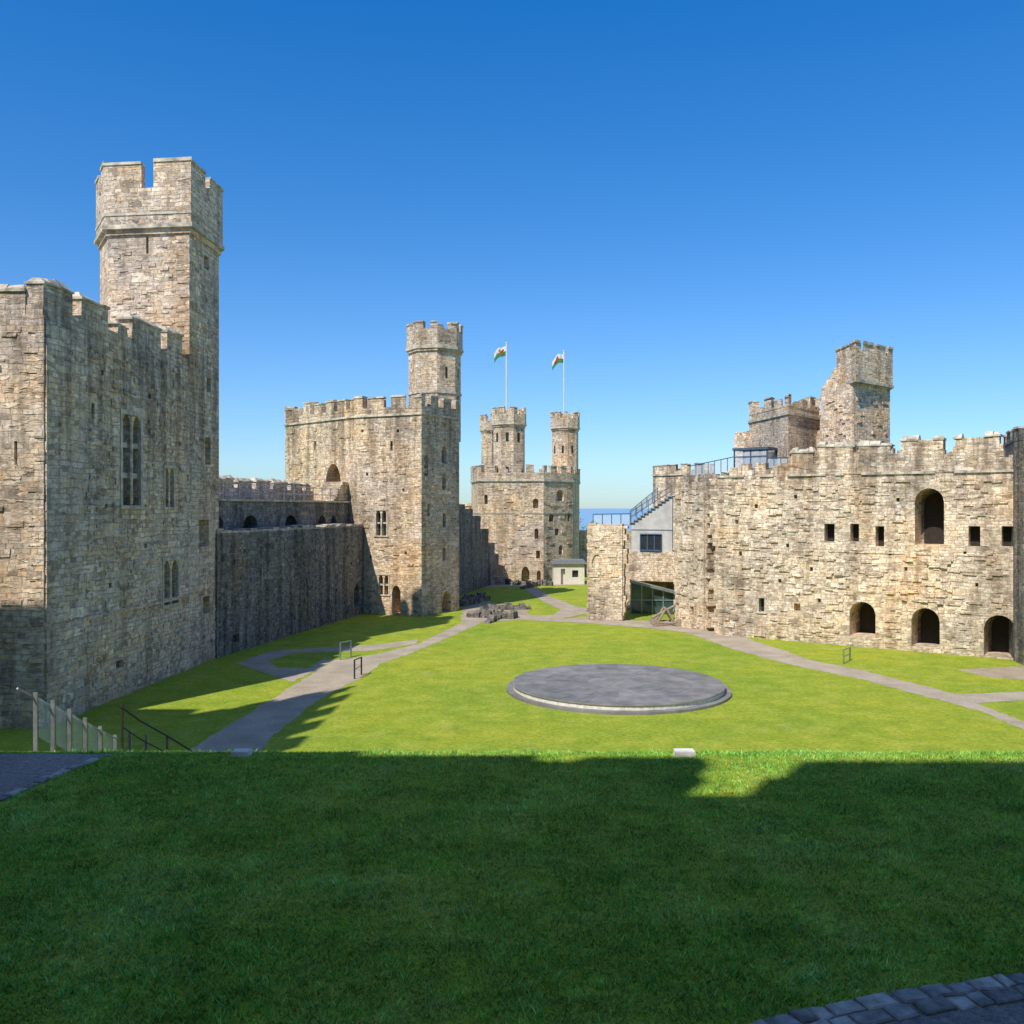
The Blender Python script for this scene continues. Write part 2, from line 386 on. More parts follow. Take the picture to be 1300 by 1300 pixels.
FF.scatter(ex,160,FF.L-6,FF.L-.9,.1,16.6,.07,1.1)
build(ex,'corner_stones',[S_NEAR],root)
LF.slab(par,0,LF.L,16.9,17.3,.03,.75)
rg=[]
for a,b in((56,93),(104,138),(150,163),(168,205),(213,232)): rg.append((LF.u(a)[0] ,LF.u(b)[0]))
for k,(a,b) in enumerate(rg): LF.merlons(par,[(a,b)],17.3,18.3-(.45 if k in(2,) else 0),.03,.75,jit=.14,round_=True)
FF.slab(par,0,FF.L-.76,16.9,17.75,.03,.75)
FF.merlons(par,[(FF.L-4.3-k*4.4,FF.L-.8-k*4.4) for k in range(4)],17.75,17.9,.03,.75,round_=True)
build(par,'parapet',[S_NEAR,CAP],root)
tp=[at(240,.0440),at(278,.0478),(-18.9,56.3),(-22.4,56.3),at(127,.0467),at(137,.0445)]
tb=M();tc=M();th=M()
tb.prism(tp,-.5,zz(290,.044))
TF=Face(tp[0],tp[1],(0,50)); TFf=Face(tp[5],tp[0],(-20,0))
for px,w,a,b in((259,12,660,694),(262,8,757,779),(265,5,480,498),(264,7,555,590),(262,6,325,342)): TF.hole(tc,px,w,a,b,0,.8)
TFf.hole(tc,187,3,300,322,0,.6)
build(tb,'turret_shaft',[S_NEAR],root,tc)
z1=zz(288,.044)
th.prism(offset(tp,.12),z1-.35,z1-.05,0); th.prism(offset(tp,.30),z1-.05,z1+.18,1); th.prism(offset(tp,.2),z1+.18,zz(240,.044),0)
zt=zz(240,.044)
th.prism(offset(tp,.24),zz(272,.044),zz(269,.044),1)
battlement(th,tp,zt,zt+.1,zz(207,.044),.2,.55,ml=2,gap=.75,gaps={0:1,1:1,2:1,3:1,4:1,5:1},cap=.16,broken=0)
build(th,'turret_head',[S_NEAR,CAP],root)
q=M(); quoins(q,tp[0],tuple((Vector(tp[5])-Vector(tp[0])).normalized()),tuple(TF.t),17.2,zz(296,.044),big=1.2)
TFf.scatter(q,70,.1,TFf.L-.6,17.,z1-.6,.06); TF.scatter(q,110,.6,TF.L-.2,.2,z1-.6,.06)
build(q,'turret_quoins',[S_NEAR],root)
build(trim,'window_mullions',[TRIM],root); build(glass,'window_glass',[GLASSD],root)

# ================================================================== LEFT CURTAIN WALL
root=empty('curtain_wall')
p0=at(281,.0477);p1=gp(458,780); CW=Face(p0,p1,(0,55))
w=M();cut=M()
CW.slab(w,-.5,CW.L+1,-.5,7.45,0,1.6)
CW.hole(cut,453,7,740,770,2,1.0)
CW.hole(cut,300,8,805,815,0,.5)
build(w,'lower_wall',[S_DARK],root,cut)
w=M();cut=M()
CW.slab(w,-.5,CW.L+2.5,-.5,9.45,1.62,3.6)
for px,ww in((303,20),(346,17),(395,14),(433,9),(447,7)): CW.hole(cut,px,ww,654,676,1,2.9)
build(w,'gallery_wall',[S_DARK],root,cut)
w=M()
CW.slab(w,-.5,CW.L+2.5,9.46,9.6,1.5,3.7,1)
CW.slab(w,-.5,CW.L+2,-.5,10.5,5.2,6.2)
CW.merlons(w,auto_ranges(CW.L+1.5,2.2,.6,-.3),10.5,11.0,5.25,6.1)
u=-.4
while u<CW.L+.8:
    l=R(.5,1.2); CW.slab(w,u,u+l-.02,7.45,7.52+R(0,.26),.03,1.5+R(-.2,.05)); u+=l
build(w,'parapet',[S_GREY,CAP],root)
w=M(); CW.rects=[CW.rects[0],CW.rects[1]]; CW.scatter(w,260,.1,CW.L-.2,.1,7.2,.08,1.1); build(w,'face_stones',[S_DARK],root)
r=M()
for i in range(15):
    u=.2+i*(CW.L+1)/14; a=CW.P(u,1.8); r.tube((*a,9.6),(*a,10.6),.03)
for z in(10.05,10.6): r.tube((*CW.P(0,1.8),z),(*CW.P(CW.L+1.2,1.8),z),.028)
build(r,'walkway_railing',[STEEL],root)
w=M()
for i in range(9):
    CW.slab(w,CW.L-1.9+i*.25,CW.L+2.6,9.2+i*.22,9.42+i*.22+R(0,.1),1.7+R(-.05,.05),3.4)
build(w,'ruined_stub',[S_MID],root)

# ================================================================== MIDDLE TOWER
root=empty('castle_tower')
mp=[at(535,.0652),at(583,.0692),(-5.8,93),(-19,93),at(362,.0742),at(450,.0676)]
body=M();cut=M();trim=M();glass=M()
body.prism(mp,-.5,17.3)
F1=Face(mp[5],mp[0],(0,0));F2=Face(mp[0],mp[1],(10,60));F0=Face(mp[4],mp[5],(0,0))
F0.hole(cut,423,19,588,626,2,1.6)
F1.window(cut,trim,glass,484,13,648,680,0,2,2,jamb=.13,mul=.07,heads=True,md=.12)
F1.window(cut,trim,glass,487,12,730,755,0,2,2,jamb=.12,mul=.07,heads=True,md=.12)
F1.hole(cut,503,11,743,779,2,1.2)
F1.hole(cut,497,3,560,572,0,.5); F0.hole(cut,400,3,560,572,0,.5)
for px,y in((466,600),(512,620),(470,705),(515,700),(505,545),(460,545)): F1.hole(cut,px,3,y,y+4,0,.4)
for px,w_,a,b,k in((541,5,577,604,2),(564,6,566,588,2),(564,5,601,622,2),(564,4,652,670,0),(564,4,696,712,0),(544,3,640,655,0),(567,12,750,777,2)): F2.hole(cut,px,w_,a,b,k,.9)
build(body,'walls',[S_MID],root,cut)
par=M()
par.prism(offset(mp,.13),16.75,16.9,1)
battlement(par,mp,17.3,17.5,18.3,.02,.7,ml=1.3,gap=.65,jit=.14,cap=.14,broken=.14)
quoins(par,mp[0],tuple(-F1.t),tuple(F2.t),0,16.7)
F1.scatter(par,150,.1,F1.L-.8,.2,16.5,.08,1.2); F0.scatter(par,110,.1,F0.L-.3,7,16.5,.08,1.2); F2.scatter(par,90,.8,F2.L-.2,.2,16.5,.08,1.2)
tc=at(552,.0712); to=octa(tc,2.36,10)
par.prism(to,15,zz(444,.0700),0)
par.prism(offset(to,.14),zz(447,.07),zz(444,.07),0); par.prism(offset(to,.24),zz(444,.07),zz(440,.07),1); par.prism(offset(to,.16),zz(440,.07),zz(420,.07),0)
battlement(par,to,zz(420,.07),zz(419,.07),zz(411,.07),.16,.45,gaps={i:1 for i in range(8)},gap=.6,cap=.12)
par.prism(offset(to,.08),zz(500,.07),zz(497,.07),1)
build(par,'parapet_and_turret',[S_MID,CAP],root)
sl=M()
for f in (6,7):
    q=Face(to[f],to[(f+1)%8],(0,50)); q.slab(sl,q.L/2-.1,q.L/2+.1,20.5,21.5,-.02,.05); 
    if f==7: q.slab(sl,q.L/2-.1,q.L/2+.1,18.3,19.1,-.02,.05)
build(sl,'turret_arrow_slits',[SHADE_FILL],root)  # flat dark slabs on the faces; slit shade is painted, not cut
build(trim,'window_mullions',[TRIM],root); build(glass,'window_glass',[GLASSD],root)

# ================================================================== FAR TOWER (three turrets)
root=empty('great_tower')
S=.0968
ep=[at(607,S),at(690,S),at(727,.1000),at(735.5,.106),(9.8,136),(-5,136),at(598.5,.103)]
body=M();cut=M();trim=M();glass=M()
ztop=zz(607,S)
body.prism(ep,-2,ztop)
E1=Face(ep[0],ep[1],(0,0));E2=Face(ep[1],ep[2],(20,0));E0=Face(ep[6],ep[0],(0,0))
for f,px,w_,a,b,k in((E1,617,4,628,640,1),(E1,617,3,672,684,1),(E1,680,7,633,645,1),(E1,681,5,671,684,1),(E1,683,5,699,709,0),(E2,711,9,622,636,1),(E2,707,5,671,680,0),(E2,712,5,692,704,1),(E1,617,4,700,712,1),(E2,722,3,650,662,0),(E2,700,6,652,662,1)):
    f.hole(cut,px,w_,a,b,k,.8)
build(body,'walls',[S_FAR],root,cut)
par=M();
par.prism(offset(ep,.15),zz(611,S),zz(608,S),1); par.prism(offset(ep,.1),zz(608,S),zz(604,S),0)
par.prism(offset(ep,.07),zz(652,S),zz(650.5,S),1)
battlement(par,ep,zz(604,S),zz(600,S),zz(592,S),.1,.5,ml=1.1,gap=.7,cap=.12,jit=.1)
E1.scatter(par,90,.1,E1.L-.2,0,12,.1,1.3); E2.scatter(par,50,.1,E2.L-.2,0,12,.1,1.3)
def turret(m,c,r,rot,z0,ztop,out=.18,head=2.2,mer=.9,gp_=.6):
    o=octa(c,r,rot); zh=ztop-head
    m.prism(o,z0,zh,0); m.prism(offset(o,out*.6),zh-.25,zh,0); m.prism(offset(o,out+.06),zh,zh+.16,1); m.prism(offset(o,out),zh+.16,ztop-mer-.1,0)
    battlement(m,o,ztop-mer-.1,ztop-mer,ztop-.1,out,.35,gaps={i:1 for i in range(8)},gap=gp_,cap=.1,jit=.05)
    return o
c1=at(646.5,.0985); o1=turret(par,c1,20.5*.0985,15,-2,zz(516,S))
c2=at(621,.108); turret(par,c2,10.5*.108,20,10,zz(527,.108))
c3=at(717.5,.1045); o3=turret(par,c3,17*.1045,8,-2,zz(521,.102))
build(par,'parapet_and_turrets',[S_FAR,CAP],root)
sl=M()
for f in range(8):
    q=Face(o1[f],o1[(f+1)%8],(0,0))
    if (q.p0+q.t*q.L/2).y<c1[1]-.6:
        for z in (4.,9.5,13.,17.2): q.slab(sl,q.L/2-.18,q.L/2+.18,z,z+1.1,-.03,.05)
for f in range(8):
    q=Face(o3[f],o3[(f+1)%8],(0,0))
    if (q.p0+q.t*q.L/2).y<c3[1]-.6:
        for z in (5,11,16.2): q.slab(sl,q.L/2-.13,q.L/2+.13,z,z+1.,-.03,.05)
D=Face(at(655,.0958),at(690,.0958),(0,0))
build(sl,'window_openings',[SHADE_FILL],root)  # thin dark slabs, window shade put into their colour
pb=M();pc=M(); D.slab(pb,0,D.L,-1,zz(712,.0958),0,1.5); D.hole(pc,667,10,719,739,2,1.1); D.hole(pc,684,5,724,739,2,.8)
build(pb,'porch',[S_FAR],root,pc)

FW=plain('flag_white',(.70,.70,.66),.8,amt=.05);FG=plain('flag_green',(.03,.22,.08),.8,amt=.1);FR=plain('flag_red',(.45,.06,.03),.8,amt=.1)
def flag(px,ptop,pbot,s,ph=0.):
    e=empty('flag_on_pole'); x,y=at(px,s); m=M(); m.tube((x,y,zz(pbot,s)),(x,y,zz(ptop,s)),.085); 
    m.tube((x,y,zz(ptop,s)),(x,y,zz(ptop,s)+.16),.12); build(m,'pole',[WHITE],e)
    W,Hh=1.75,1.2; nx,ny=14,8; vs=[]
    zt=zz(ptop,s)-.25
    def pt(a,b): return (x-.05-a*W*.85, y+.2*math.sin(a*7+b*1.5+ph)+.25*a, zt-b*Hh-a*a*1.0-.12*math.sin(a*6+ph))
    m=M()
    for j in range(ny+1):
        for i in range(nx+1): vs.append(pt(i/nx,j/ny))
    for j in range(ny):
        for i in range(nx):
            k=j*(nx+1)+i; m.m.append(0 if j<ny//2 else 1); m.f.append((k,k+1,k+nx+2,k+nx+1))
    m.v=vs; 
    dr=[(.15,.55),(.2,.35),(.3,.42),(.38,.2),(.5,.15),(.46,.35),(.62,.38),(.72,.2),(.85,.28),(.78,.42),(.7,.55),(.78,.75),(.68,.8),(.6,.62),(.45,.65),(.42,.85),(.32,.82),(.34,.62),(.22,.66)]
    for off in(-.02,.02):
        o=len(m.v); m.v+=[(p[0],p[1]+off,p[2]) for p in (pt(1-a,b) for a,b in dr)]
        c=len(m.v); q=pt(.5,.5); m.v.append((q[0],q[1]+off,q[2]))
        for i in range(len(dr)): m.f.append((o+i,o+(i+1)%len(dr),c)); m.m.append(2)
    build(m,'flag_cloth',[FW,FG,FR],e)
flag(643,436,520,.0985); flag(716,446,524,.1045,1.3)

# ================================================================== walls & small buildings at far end
root=empty('curtain_wall')
w=M(); LW=Face(at(578,.0800),at(633,.0955),(10,90))
us=[(578,640),(590,646),(600,655),(610,672),(620,690),(628,704),(633,704)]
for i in range(len(us)-1):
    a=LW.u(us[i][0])[0]; b,sb=LW.u(us[i+1][0]); LW.slab(w,a+.001,b-.001,-2,zz(us[i][1],LW.u(us[i][0])[1]),0,1.6)
    LW.teeth(w,b,1,zz(us[i][1]+8,sb),zz(us[i][1],sb)-.1,0,1.5,.5)
build(w,'wall_masonry',[S_DARK],root)
w=M(); BW=Face(at(583,.105),at(612,.108),(0,0)); BW.slab(w,-3,BW.L,-2,zz(648,.106),0,2); BW.merlons(w,auto_ranges(BW.L,1.2,.7,-2),zz(648,.106),zz(642,.106),.1,1)
build(w,'rear_wall',[S_FAR,CAP],root)
def hut(name,pxa,pxb,yt,yb,depth,roof,wall,s=None):
    e=empty(name); s=9/(yb-645); f=Face(at(pxa,s),at(pxb,s),(0,0)); h=zz(yt,s); b=M();c=M();r=M();g=M()
    f.slab(b,0,f.L,-.1,h,0,depth); 
    f.hole(c,pxa+(pxb-pxa)*.3,(pxb-pxa)*.14,yt+6,yb+.0,0,.5); f.hole(c,pxa+(pxb-pxa)*.7,(pxb-pxa)*.2,yt+8,yb-9,0,.4)
    f.slab(g,f.L*.55,f.L*.85,.8,h-.5,.3,.35)
    f.slab(r,-.25,f.L+.25,h,h+.18,-.3,depth+.2); f.slab(r,-.05,f.L+.05,h+.18,h+.42,.1,depth-.1)
    build(b,'walls',[wall],e,c); build(r,'roof',[roof],e); build(g,'window',[GLASSD],e)
hut('visitor_kiosk',703,742,716,742,3.5,ROOF,CREAM)
hut('stone_lodge',584,606,718,741,3.,ROOF,CREAM)

root=empty('ruined_foundations'); w=M()
def rubble_line(w,p,q,h,th,mat=0):
    f=Face(p,q,(0,0)); u=0
    while u<f.L:
        l=R(.35,.8); 
        for d in range(max(1,int(th/.5))):
            a=R(-.06,.06);z=h*R(.35,1.1)
            A_=[(*f.P(u+R(0,.08),d*.5+a),-.05),(*f.P(u+l-.03,d*.5+R(-.08,.05)),-.05),(*f.P(u+l-R(0,.1),d*.5+.47),-.05),(*f.P(u,d*.5+.45),-.05)]
            B_=[(x+R(-.06,.06),y+R(-.06,.06),z+R(-.12,.12)) for x,y,_ in A_]; w.loft(A_,B_,mat)
        u+=l
rubble_line(w,gp(592,784),gp(648,786),.6,1.5); rubble_line(w,gp(592,770),gp(622,762),.8,1.); rubble_line(w,gp(610,775),gp(668,774),.45,1.)
rubble_line(w,gp(640,742),gp(700,744),.7,.8); rubble_line(w,gp(665,748),gp(690,743),.6,.6); rubble_line(w,gp(622,792),gp(640,784),.45,.9)
build(w,'stones',[S_DARK],root)
root=empty('retaining_wall'); w=M(); f=Face(gp(590,744),gp(640,742),(0,0)); f.slab(w,0,f.L,-.1,.8,0,.5); f.slab(w,-.05,f.L+.05,.8,.92,-.06,.56); build(w,'wall_masonry',[S_FAR],root)

# ================================================================== RIGHT SIDE
root=empty('ruined_wall')
w=M();cut=M(); W1=Face(at(746,.0632),at(790,.0626),(0,0)); zt=zz(668,.063)
W1.slab(w,0,W1.L,-.5,zt,0,1.8); u0=W1.L*.12; W1.rects.append((u0,W1.L*.42,4.2,5.3)); W1.arch(cut,u0,W1.L*.42,4.2,5.3,-.2,.12,2)
build(w,'wall_masonry',[S_RIGHT],root,cut)
w=M(); W1.teeth(w,W1.L,1,0,zt,.1,1.3,.42); W1.teeth(w,0,-1,0,zt,.2,1.5,.12,mn=0.02); W1.scatter(w,60,.05,W1.L-.1,.2,zt-.1,.09,1.1)
u=0
while u<W1.L: l=R(.5,.9); W1.slab(w,u,min(W1.L,u+l)-.02,zt,zt+R(.03,.28),.05,1.2); u+=l
build(w,'broken_edges',[S_RIGHT],root)

root=empty('visitor_centre')
WB=Face(at(796,.0690),at(868,.0672),(0,0)); w=M();g=M();wh=M();cut=M();nv=M()
sB=.0685
WB.slab(w,-.8,WB.L,-.3,zz(700,sB),0,4); WB.hole(cut,829,54,738,800,0,2.5)
build(w,'stone_base',[S_RIGHT],root,cut)
n=12; ua=WB.u(801)[0]; ub=WB.u(853)[0]
for i in range(n):
    a=ua+(ub-ua)*i/n; b=ua+(ub-ua)*(i+1)/n; top=zz(664-3.0*i,sB)
    WB.slab(wh,a,b,zz(700,sB)+.002,top,.15,.45); WB.slab(nv,a-.08,b+.02,top,top+.08,.0,1.6,1)
    WB.slab(nv,a-.07,a-.02,top-.2,top,.02,1.55,1)
r0=WB.px_rect(826,27,679,698)
WB.slab(g,r0[0],r0[1],r0[2],r0[3],.10,.2); 
for k in range(4): x=r0[0]+(r0[1]-r0[0])*k/3; WB.slab(nv,x-.04,x+.04,r0[2],r0[3],.06,.12)
WB.slab(nv,r0[0],r0[1],r0[3],r0[3]+.1,.0,.14); WB.slab(nv,r0[0],r0[1],r0[2]-.12,r0[2],-.1,.14)
WB.slab(nv,ua,ub,zz(672,sB)-.05,zz(672,sB),.1,.16,1)
build(wh,'white_walls',[RENDER],root); build(g,'window_glass',[GLASSD],root); 
for i in range(8):
    a=ua+(ub-ua)*i/7; x=WB.P(a,.05); zb=zz(664-4.7*i,sB); nv.tube((*x,zb),(*x,zb+1.0),.025,0)
for dz in (.55,1.0): nv.tube((*WB.P(ua,.05),zz(664,sB)+dz),(*WB.P(ub,.05),zz(631,sB)+dz),.028,0)
build(nv,'steel_stair',[NAVY,TREAD],root)
GE=Face(at(801,.0668),at(856,.0664),(0,0)); g=M();fr=M()
s_=.0666; tl,tr=zz(738,s_),zz(752,s_)
GE.poly(g,[(0,.05),(GE.L,.05),(GE.L,tr),(0,tl)],.3,.34)
for k in range(5):
    u=GE.L*k/4; t=tl+(tr-tl)*k/4; GE.slab(fr,u-.05,u+.05,.0,t,.2,.4)
GE.poly(fr,[(-.1,tl-.1),(GE.L+.1,tr-.1),(GE.L+.1,tr+.1),(-.1,tl+.1)],-.2,1.2); GE.slab(fr,0,GE.L,1.15,1.24,.22,.38)
build(g,'entrance_glass',[plain('green_glass',(.04,.085,.08),.1,spec=.6,amt=.5,nscale=1)],root); build(fr,'entrance_frame',[STEEL],root)
tr_=M();tg=M()
def balustrade(fr,gl,p,q,z0,z1,h=1.05,n=6):
    P=Vector((*p,z0));Q=Vector((*q,z1))
    for i in range(n+1):
        a=P.lerp(Q,i/n); fr.tube(a,a+Vector((0,0,h)),.03)
        if i<n:
            b=P.lerp(Q,(i+1)/n); a2=a.lerp(b,.06);b2=a.lerp(b,.94); k=Vector((0,.012,0))
            gl.loft([a2+Vector((0,0,.1)),b2+Vector((0,0,.1)),b2+Vector((0,0,h-.1)),a2+Vector((0,0,h-.1))],[v+k for v in (a2+Vector((0,0,.1)),b2+Vector((0,0,.1)),b2+Vector((0,0,h-.1)),a2+Vector((0,0,h-.1)))])
    fr.tube(P+Vector((0,0,h)),Q+Vector((0,0,h)),.035)
balustrade(tr_,tg,at(753,.0642),at(800,.0642),zt,zt+.05,.95,4)
balustrade(tr_,tg,at(800,.071),at(835,.073),zt+.2,zt+2.3,1.,5)
build(tr_,'balustrade_rails',[NAVY],root); build(tg,'balustrade_glass',[GLASS],root)

root=empty('castle_tower'); b=M(); bp=[at(829,.082),at(872,.079),at(906,.080),(21.5,104),(17.2,104)]
b.prism(bp,-.5,zz(602,.081)); b.prism(offset(bp,.12),zz(604,.081),zz(602,.081),1); battlement(b,bp,zz(602,.081),zz(598,.081),zz(591,.081),.02,.6,ml=1.3,gap=.6)
build(b,'walls',[S_RIGHT,CAP],root)

root=empty('ruined_tower')
RF=Face(gp(857,794),gp(894,801),(0,0)); w=M();cut=M()
zt2=zz(612,.059)
RF.slab(w,0,RF.L,-.5,zt2,0,3); RF.hole(cut,878,5,770,782,0,.8)
build(w,'wall_masonry',[S_RIGHT],root,cut)
w=M(); RF.teeth(w,RF.L,1,0,zt2,.05,1.,.55,mn=0.05); RF.teeth(w,0,-1,zz(745,.06),zt2,.1,1.6,.25,mn=.02)
RF.teeth(w,0,-1,0,zz(700,.06),.1,1.6,.4,mn=.1); RF.scatter(w,90,.05,RF.L-.1,.2,zt2-.1,.1,1.1)
u=0
while u<RF.L-.1: l=R(.3,.7); RF.slab(w,u,min(RF.L,u+l)-.02,zt2,zt2+R(.05,.6),.1,1.5); u+=l
build(w,'broken_edges',[S_RIGHT],root)
w=M(); RB=Face(at(890,.0605),at(925,.0600),(0,0)); RB.slab(w,0,RB.L,-.5,zz(625,.06),0,.6); build(w,'inner_wall',[S_DARK],root)  # dark stone puts the shade of the recess into the colour

root=empty('curtain_wall')
RW=Face(gp(911,806),gp(1291,838),(0,0)); w=M();cut=M();trim=M();glass=M()
RW.slab(w,0,RW.L+3,-.5,11.15,0,3.2)
ARCH=((1180,37,620,692),(1095,33,764,808),(1175,36,772,822),(1269,40,781,834))
for a in ARCH: RW.hole(cut,*a,1,2.6)
for px,ww in((1053,13),(1085,11),(1117,11),(1237,15),(1279,15)):
    RW.hole(cut,px,ww,(665 if px<1100 else 668),(688 if px<1100 else 694),0,1.2)
for px,a in((960,640),(1010,628),(1140,632),(1225,700),(1030,720),(940,700),(935,660),(1000,690),(1150,720),(1240,740),(1040,760),(1130,700),(990,735)): RW.hole(cut,px,4,a,a+5,0,.4)
RW.window(cut,trim,glass,967,7,759,777,0,1,1,depth=.6,jamb=.12)
RW.hole(cut,1012,8,766,776,0,.5)
build(w,'wall_masonry',[S_RIGHT],root,cut)
nr=len(RW.rects)
w=M(); RW.scatter(w,900,.05,RW.L-.3,.1,11.0,.10,1.15)
# broken-out facing: ragged bands of thicker masonry
for _ in range(7):
    cu=R(1,RW.L-3); cz=R(1.5,9.5)
    for k in range(14):
        u_=cu+R(-1.6,1.6); z_=cz+R(-.5,.5); RW.rects.append((u_,u_,z_,z_)); r_=RW.rects.pop()
        if any(u_<b+.7 and u_+.7>a-.3 and z_<d+.3 and z_+.4>c-.3 for a,b,c,d in RW.rects[:nr]): continue
        RW.slab(w,u_,u_+R(.3,.7),z_,z_+R(.15,.3),-R(.06,.17),.1)
build(w,'face_stones',[S_RIGHT],root)
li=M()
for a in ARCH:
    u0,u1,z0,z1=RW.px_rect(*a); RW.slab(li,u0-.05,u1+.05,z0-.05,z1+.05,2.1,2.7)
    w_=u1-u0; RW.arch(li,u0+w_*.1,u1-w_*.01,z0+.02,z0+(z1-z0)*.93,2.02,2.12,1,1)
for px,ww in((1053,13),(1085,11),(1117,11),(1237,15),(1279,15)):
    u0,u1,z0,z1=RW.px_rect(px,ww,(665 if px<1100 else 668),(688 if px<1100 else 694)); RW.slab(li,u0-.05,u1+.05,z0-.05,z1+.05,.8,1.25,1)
build(li,'opening_backs',[S_DARK,SHADE_FILL],root)  # dark panels paint the shade at the back of the openings
build(trim,'window_surround',[TRIM],root); build(glass,'window_glass',[GLASSD],root)
par=M()
u=0
while u<RW.L+2.5:
    l=R(.5,1.1); 
    if R(0,1)>.15: RW.slab(par,u,u+l-.015,11.15,11.3-.0+R(-.03,.03),-.12+R(-.04,.05),.5,1)
    u+=l
RW.slab(par,0,RW.L+3,11.15,11.24,.1,1.2,0)
u=RW.u(930)[0]
while u<RW.L-.5:
    l=R(.6,1.4)
    if R(0,1)>.45: RW.slab(par,u,u+l-.02,6.1+R(-.02,.02),6.2,-.06,.3,0)
    u+=l
ua=RW.u(1000)[0]; RW.slab(par,ua,RW.L+3,11.2,12.0,.04,.9)
u=RW.u(925)[0]
while u<ua: l=R(.3,.9); RW.slab(par,u,min(ua,u+l)-.01,11.2,11.35+R(.0,.7)+.35*(u/ua),.05+R(0,.2),.9); u+=l
u=ua
while u<RW.L+2: l=R(.3,.9); RW.slab(par,u,u+l-.01,12.0,12.03+R(.0,.35),.06+R(0,.1),.88,0); u+=l
for a,b_,y in [(1003,1032,572),(1037,1084,562),(1089,1131,560),(1143,1197,556),(1211,1269,550)]:
    u0,s0=RW.u(a);u1,_=RW.u(b_); RW.merlons(par,[(u0,u1)],12.0,zz(y,s0)-.25,.04,.9,jit=.1,round_=True)
    for uu,sg in((u0,-1),(u1,1)):
        zt_=12.1
        for k in range(2):
            h=R(.2,.4); l=R(.12,.45)/(k+1); p_,q_=sorted((uu-sg*.1,uu+sg*l)); RW.slab(par,p_,q_,zt_,zt_+h,.1+R(0,.1),.82,0); zt_+=h
RW.teeth(par,0,-1,0,11.1,.05,2.,.7,mn=.1)
build(par,'parapet',[S_RIGHT,CAP],root)
ar=M()
for px,ww,a,b in ARCH:
    u0,u1,z0,z1=RW.px_rect(px,ww,a,b); c=(u0+u1)/2; r=(u1-u0)/2; zc=z1-min(r,(z1-z0)*.6); hh=z1-zc
    k=11
    for i in range(k):
        t0=math.pi*(i+.06)/k;t1=math.pi*(i+.94)/k; ro=.3+R(-.08,.08)
        RW.poly(ar,[(c+math.cos(t0)*(r+.003),zc+math.sin(t0)*(hh+.003)),(c+math.cos(t0)*(r+ro),zc+math.sin(t0)*(hh+ro)),(c+math.cos(t1)*(r+ro),zc+math.sin(t1)*(hh+ro)),(c+math.cos(t1)*(r+.003),zc+math.sin(t1)*(hh+.003))],-.02+R(-.01,.01),.2)
build(ar,'arch_stones',[S_RIGHT],root)
root=empty('castle_tower')
rp=[at(1043,.0585),at(1084,.0555),at(1130,.0580),(29.3,74),(25.9,74)]
b=M(); zr=zz(486,.0555); b.prism(rp,0,zr)
hp=[at(1064,.0583),at(1087,.0552),at(1131,.0580),(29.4,74),(27.0,74)]
b.prism(offset(hp,.2),zr,zr+.2,1); b.prism(offset(hp,.12),zr+.2,zz(446,.0555),0)
battlement(b,hp,zz(446,.0555),zz(444,.0555),zz(436,.0555),.12,.5,ml=1.6,gap=.4,cap=.16,broken=0)
f=Face(rp[0],rp[1],(0,0)); f.teeth(b,0,-1,11,zr-.3,.05,1.5,.5); f.scatter(b,60,.1,f.L-.1,11,zr-.3,.1)
f_=Face(rp[1],rp[2],(20,0)); f_.scatter(b,40,.1,f_.L-.1,11,zr-.3,.1)
for i in range(6): f.slab(b,-.1+i*.24,1.9,zr-.02+i*.24,zr+.22+i*.24,.1+i*.03,1.6)
f.slab(b,-1.0,0.3,11,13.2,.1,2); f.slab(b,-.7,.3,13.2,14.8,.15,2); f.slab(b,-.4,.3,14.8,16.2,.18,2)
f.teeth(b,-1.0,-1,11,13.,.15,1.8,.4); f.teeth(b,-.7,-1,13.2,14.7,.2,1.8,.3)
build(b,'turret',[S_RIGHT,CAP],root)
cp=[at(951,.0640),at(1001,.0580),at(1041,.0620),(28,86),(23.2,86)]
b=M(); b.prism(cp,0,zz(520,.0600)); b.prism(offset(cp,.1),zz(530,.06),zz(527,.06),1)
battlement(b,cp,zz(520,.06),zz(517,.06),zz(505,.06),.02,.6,ml=1.1,gap=.5,jit=.2,broken=.3)
build(b,'upper_block',[S_RIGHT,CAP],root)
b=M(); f=Face(at(932,.0655),at(952,.0645),(0,0)); f.slab(b,0,f.L,0,zz(555,.065),0,2); f.merlons(b,[(0,.5),(.75,1.2)],zz(555,.065),zz(548,.065),.05,1.2,cap=False); 
f2=Face(at(915,.062),at(1000,.0585),(0,0)); f2.slab(b,0,f2.L,0,zz(598,.06),0,2)
build(b,'lower_block',[S_RIGHT],root)
root=empty('viewing_platform'); fr=M();gl=M()
f=Face(at(932,.0600),at(974,.0585),(0,0)); zb=zz(596,.0592); 
f.slab(fr,-.1,f.L+1.2,zb-.2,zb,-.1,1.8)
for u in(0,f.L/2,f.L):
    for d in(0,1.6): f.slab(fr,u-.05,u+.05,zb,zz(569,.0592),d,d+.08)
f.slab(fr,-.1,f.L+.1,zz(571,.0592),zz(568,.0592),-.1,1.8); f.slab(gl,.1,f.L-.1,zb+.1,zz(573,.0592),.03,.05); f.slab(gl,.1,f.L-.1,zb+.1,zz(573,.0592),1.63,1.65)
f.slab(fr,0,f.L,zb+.95,zb+1.02,-.02,.06)
balustrade(fr,gl,at(876,.064),at(932,.060),zz(606,.062),zb,1.,7); balustrade(fr,gl,at(974,.0585),at(1000,.0575),zb-.05,zb-.1,.9,3)
f3=Face(at(868,.066),at(934,.0605),(0,0)); f3.slab(fr,0,f3.L,zz(610,.062),zz(607,.062),0,1.2)
build(fr,'steel_frame',[NAVY],root); build(gl,'glass_panels',[GLASS],root)

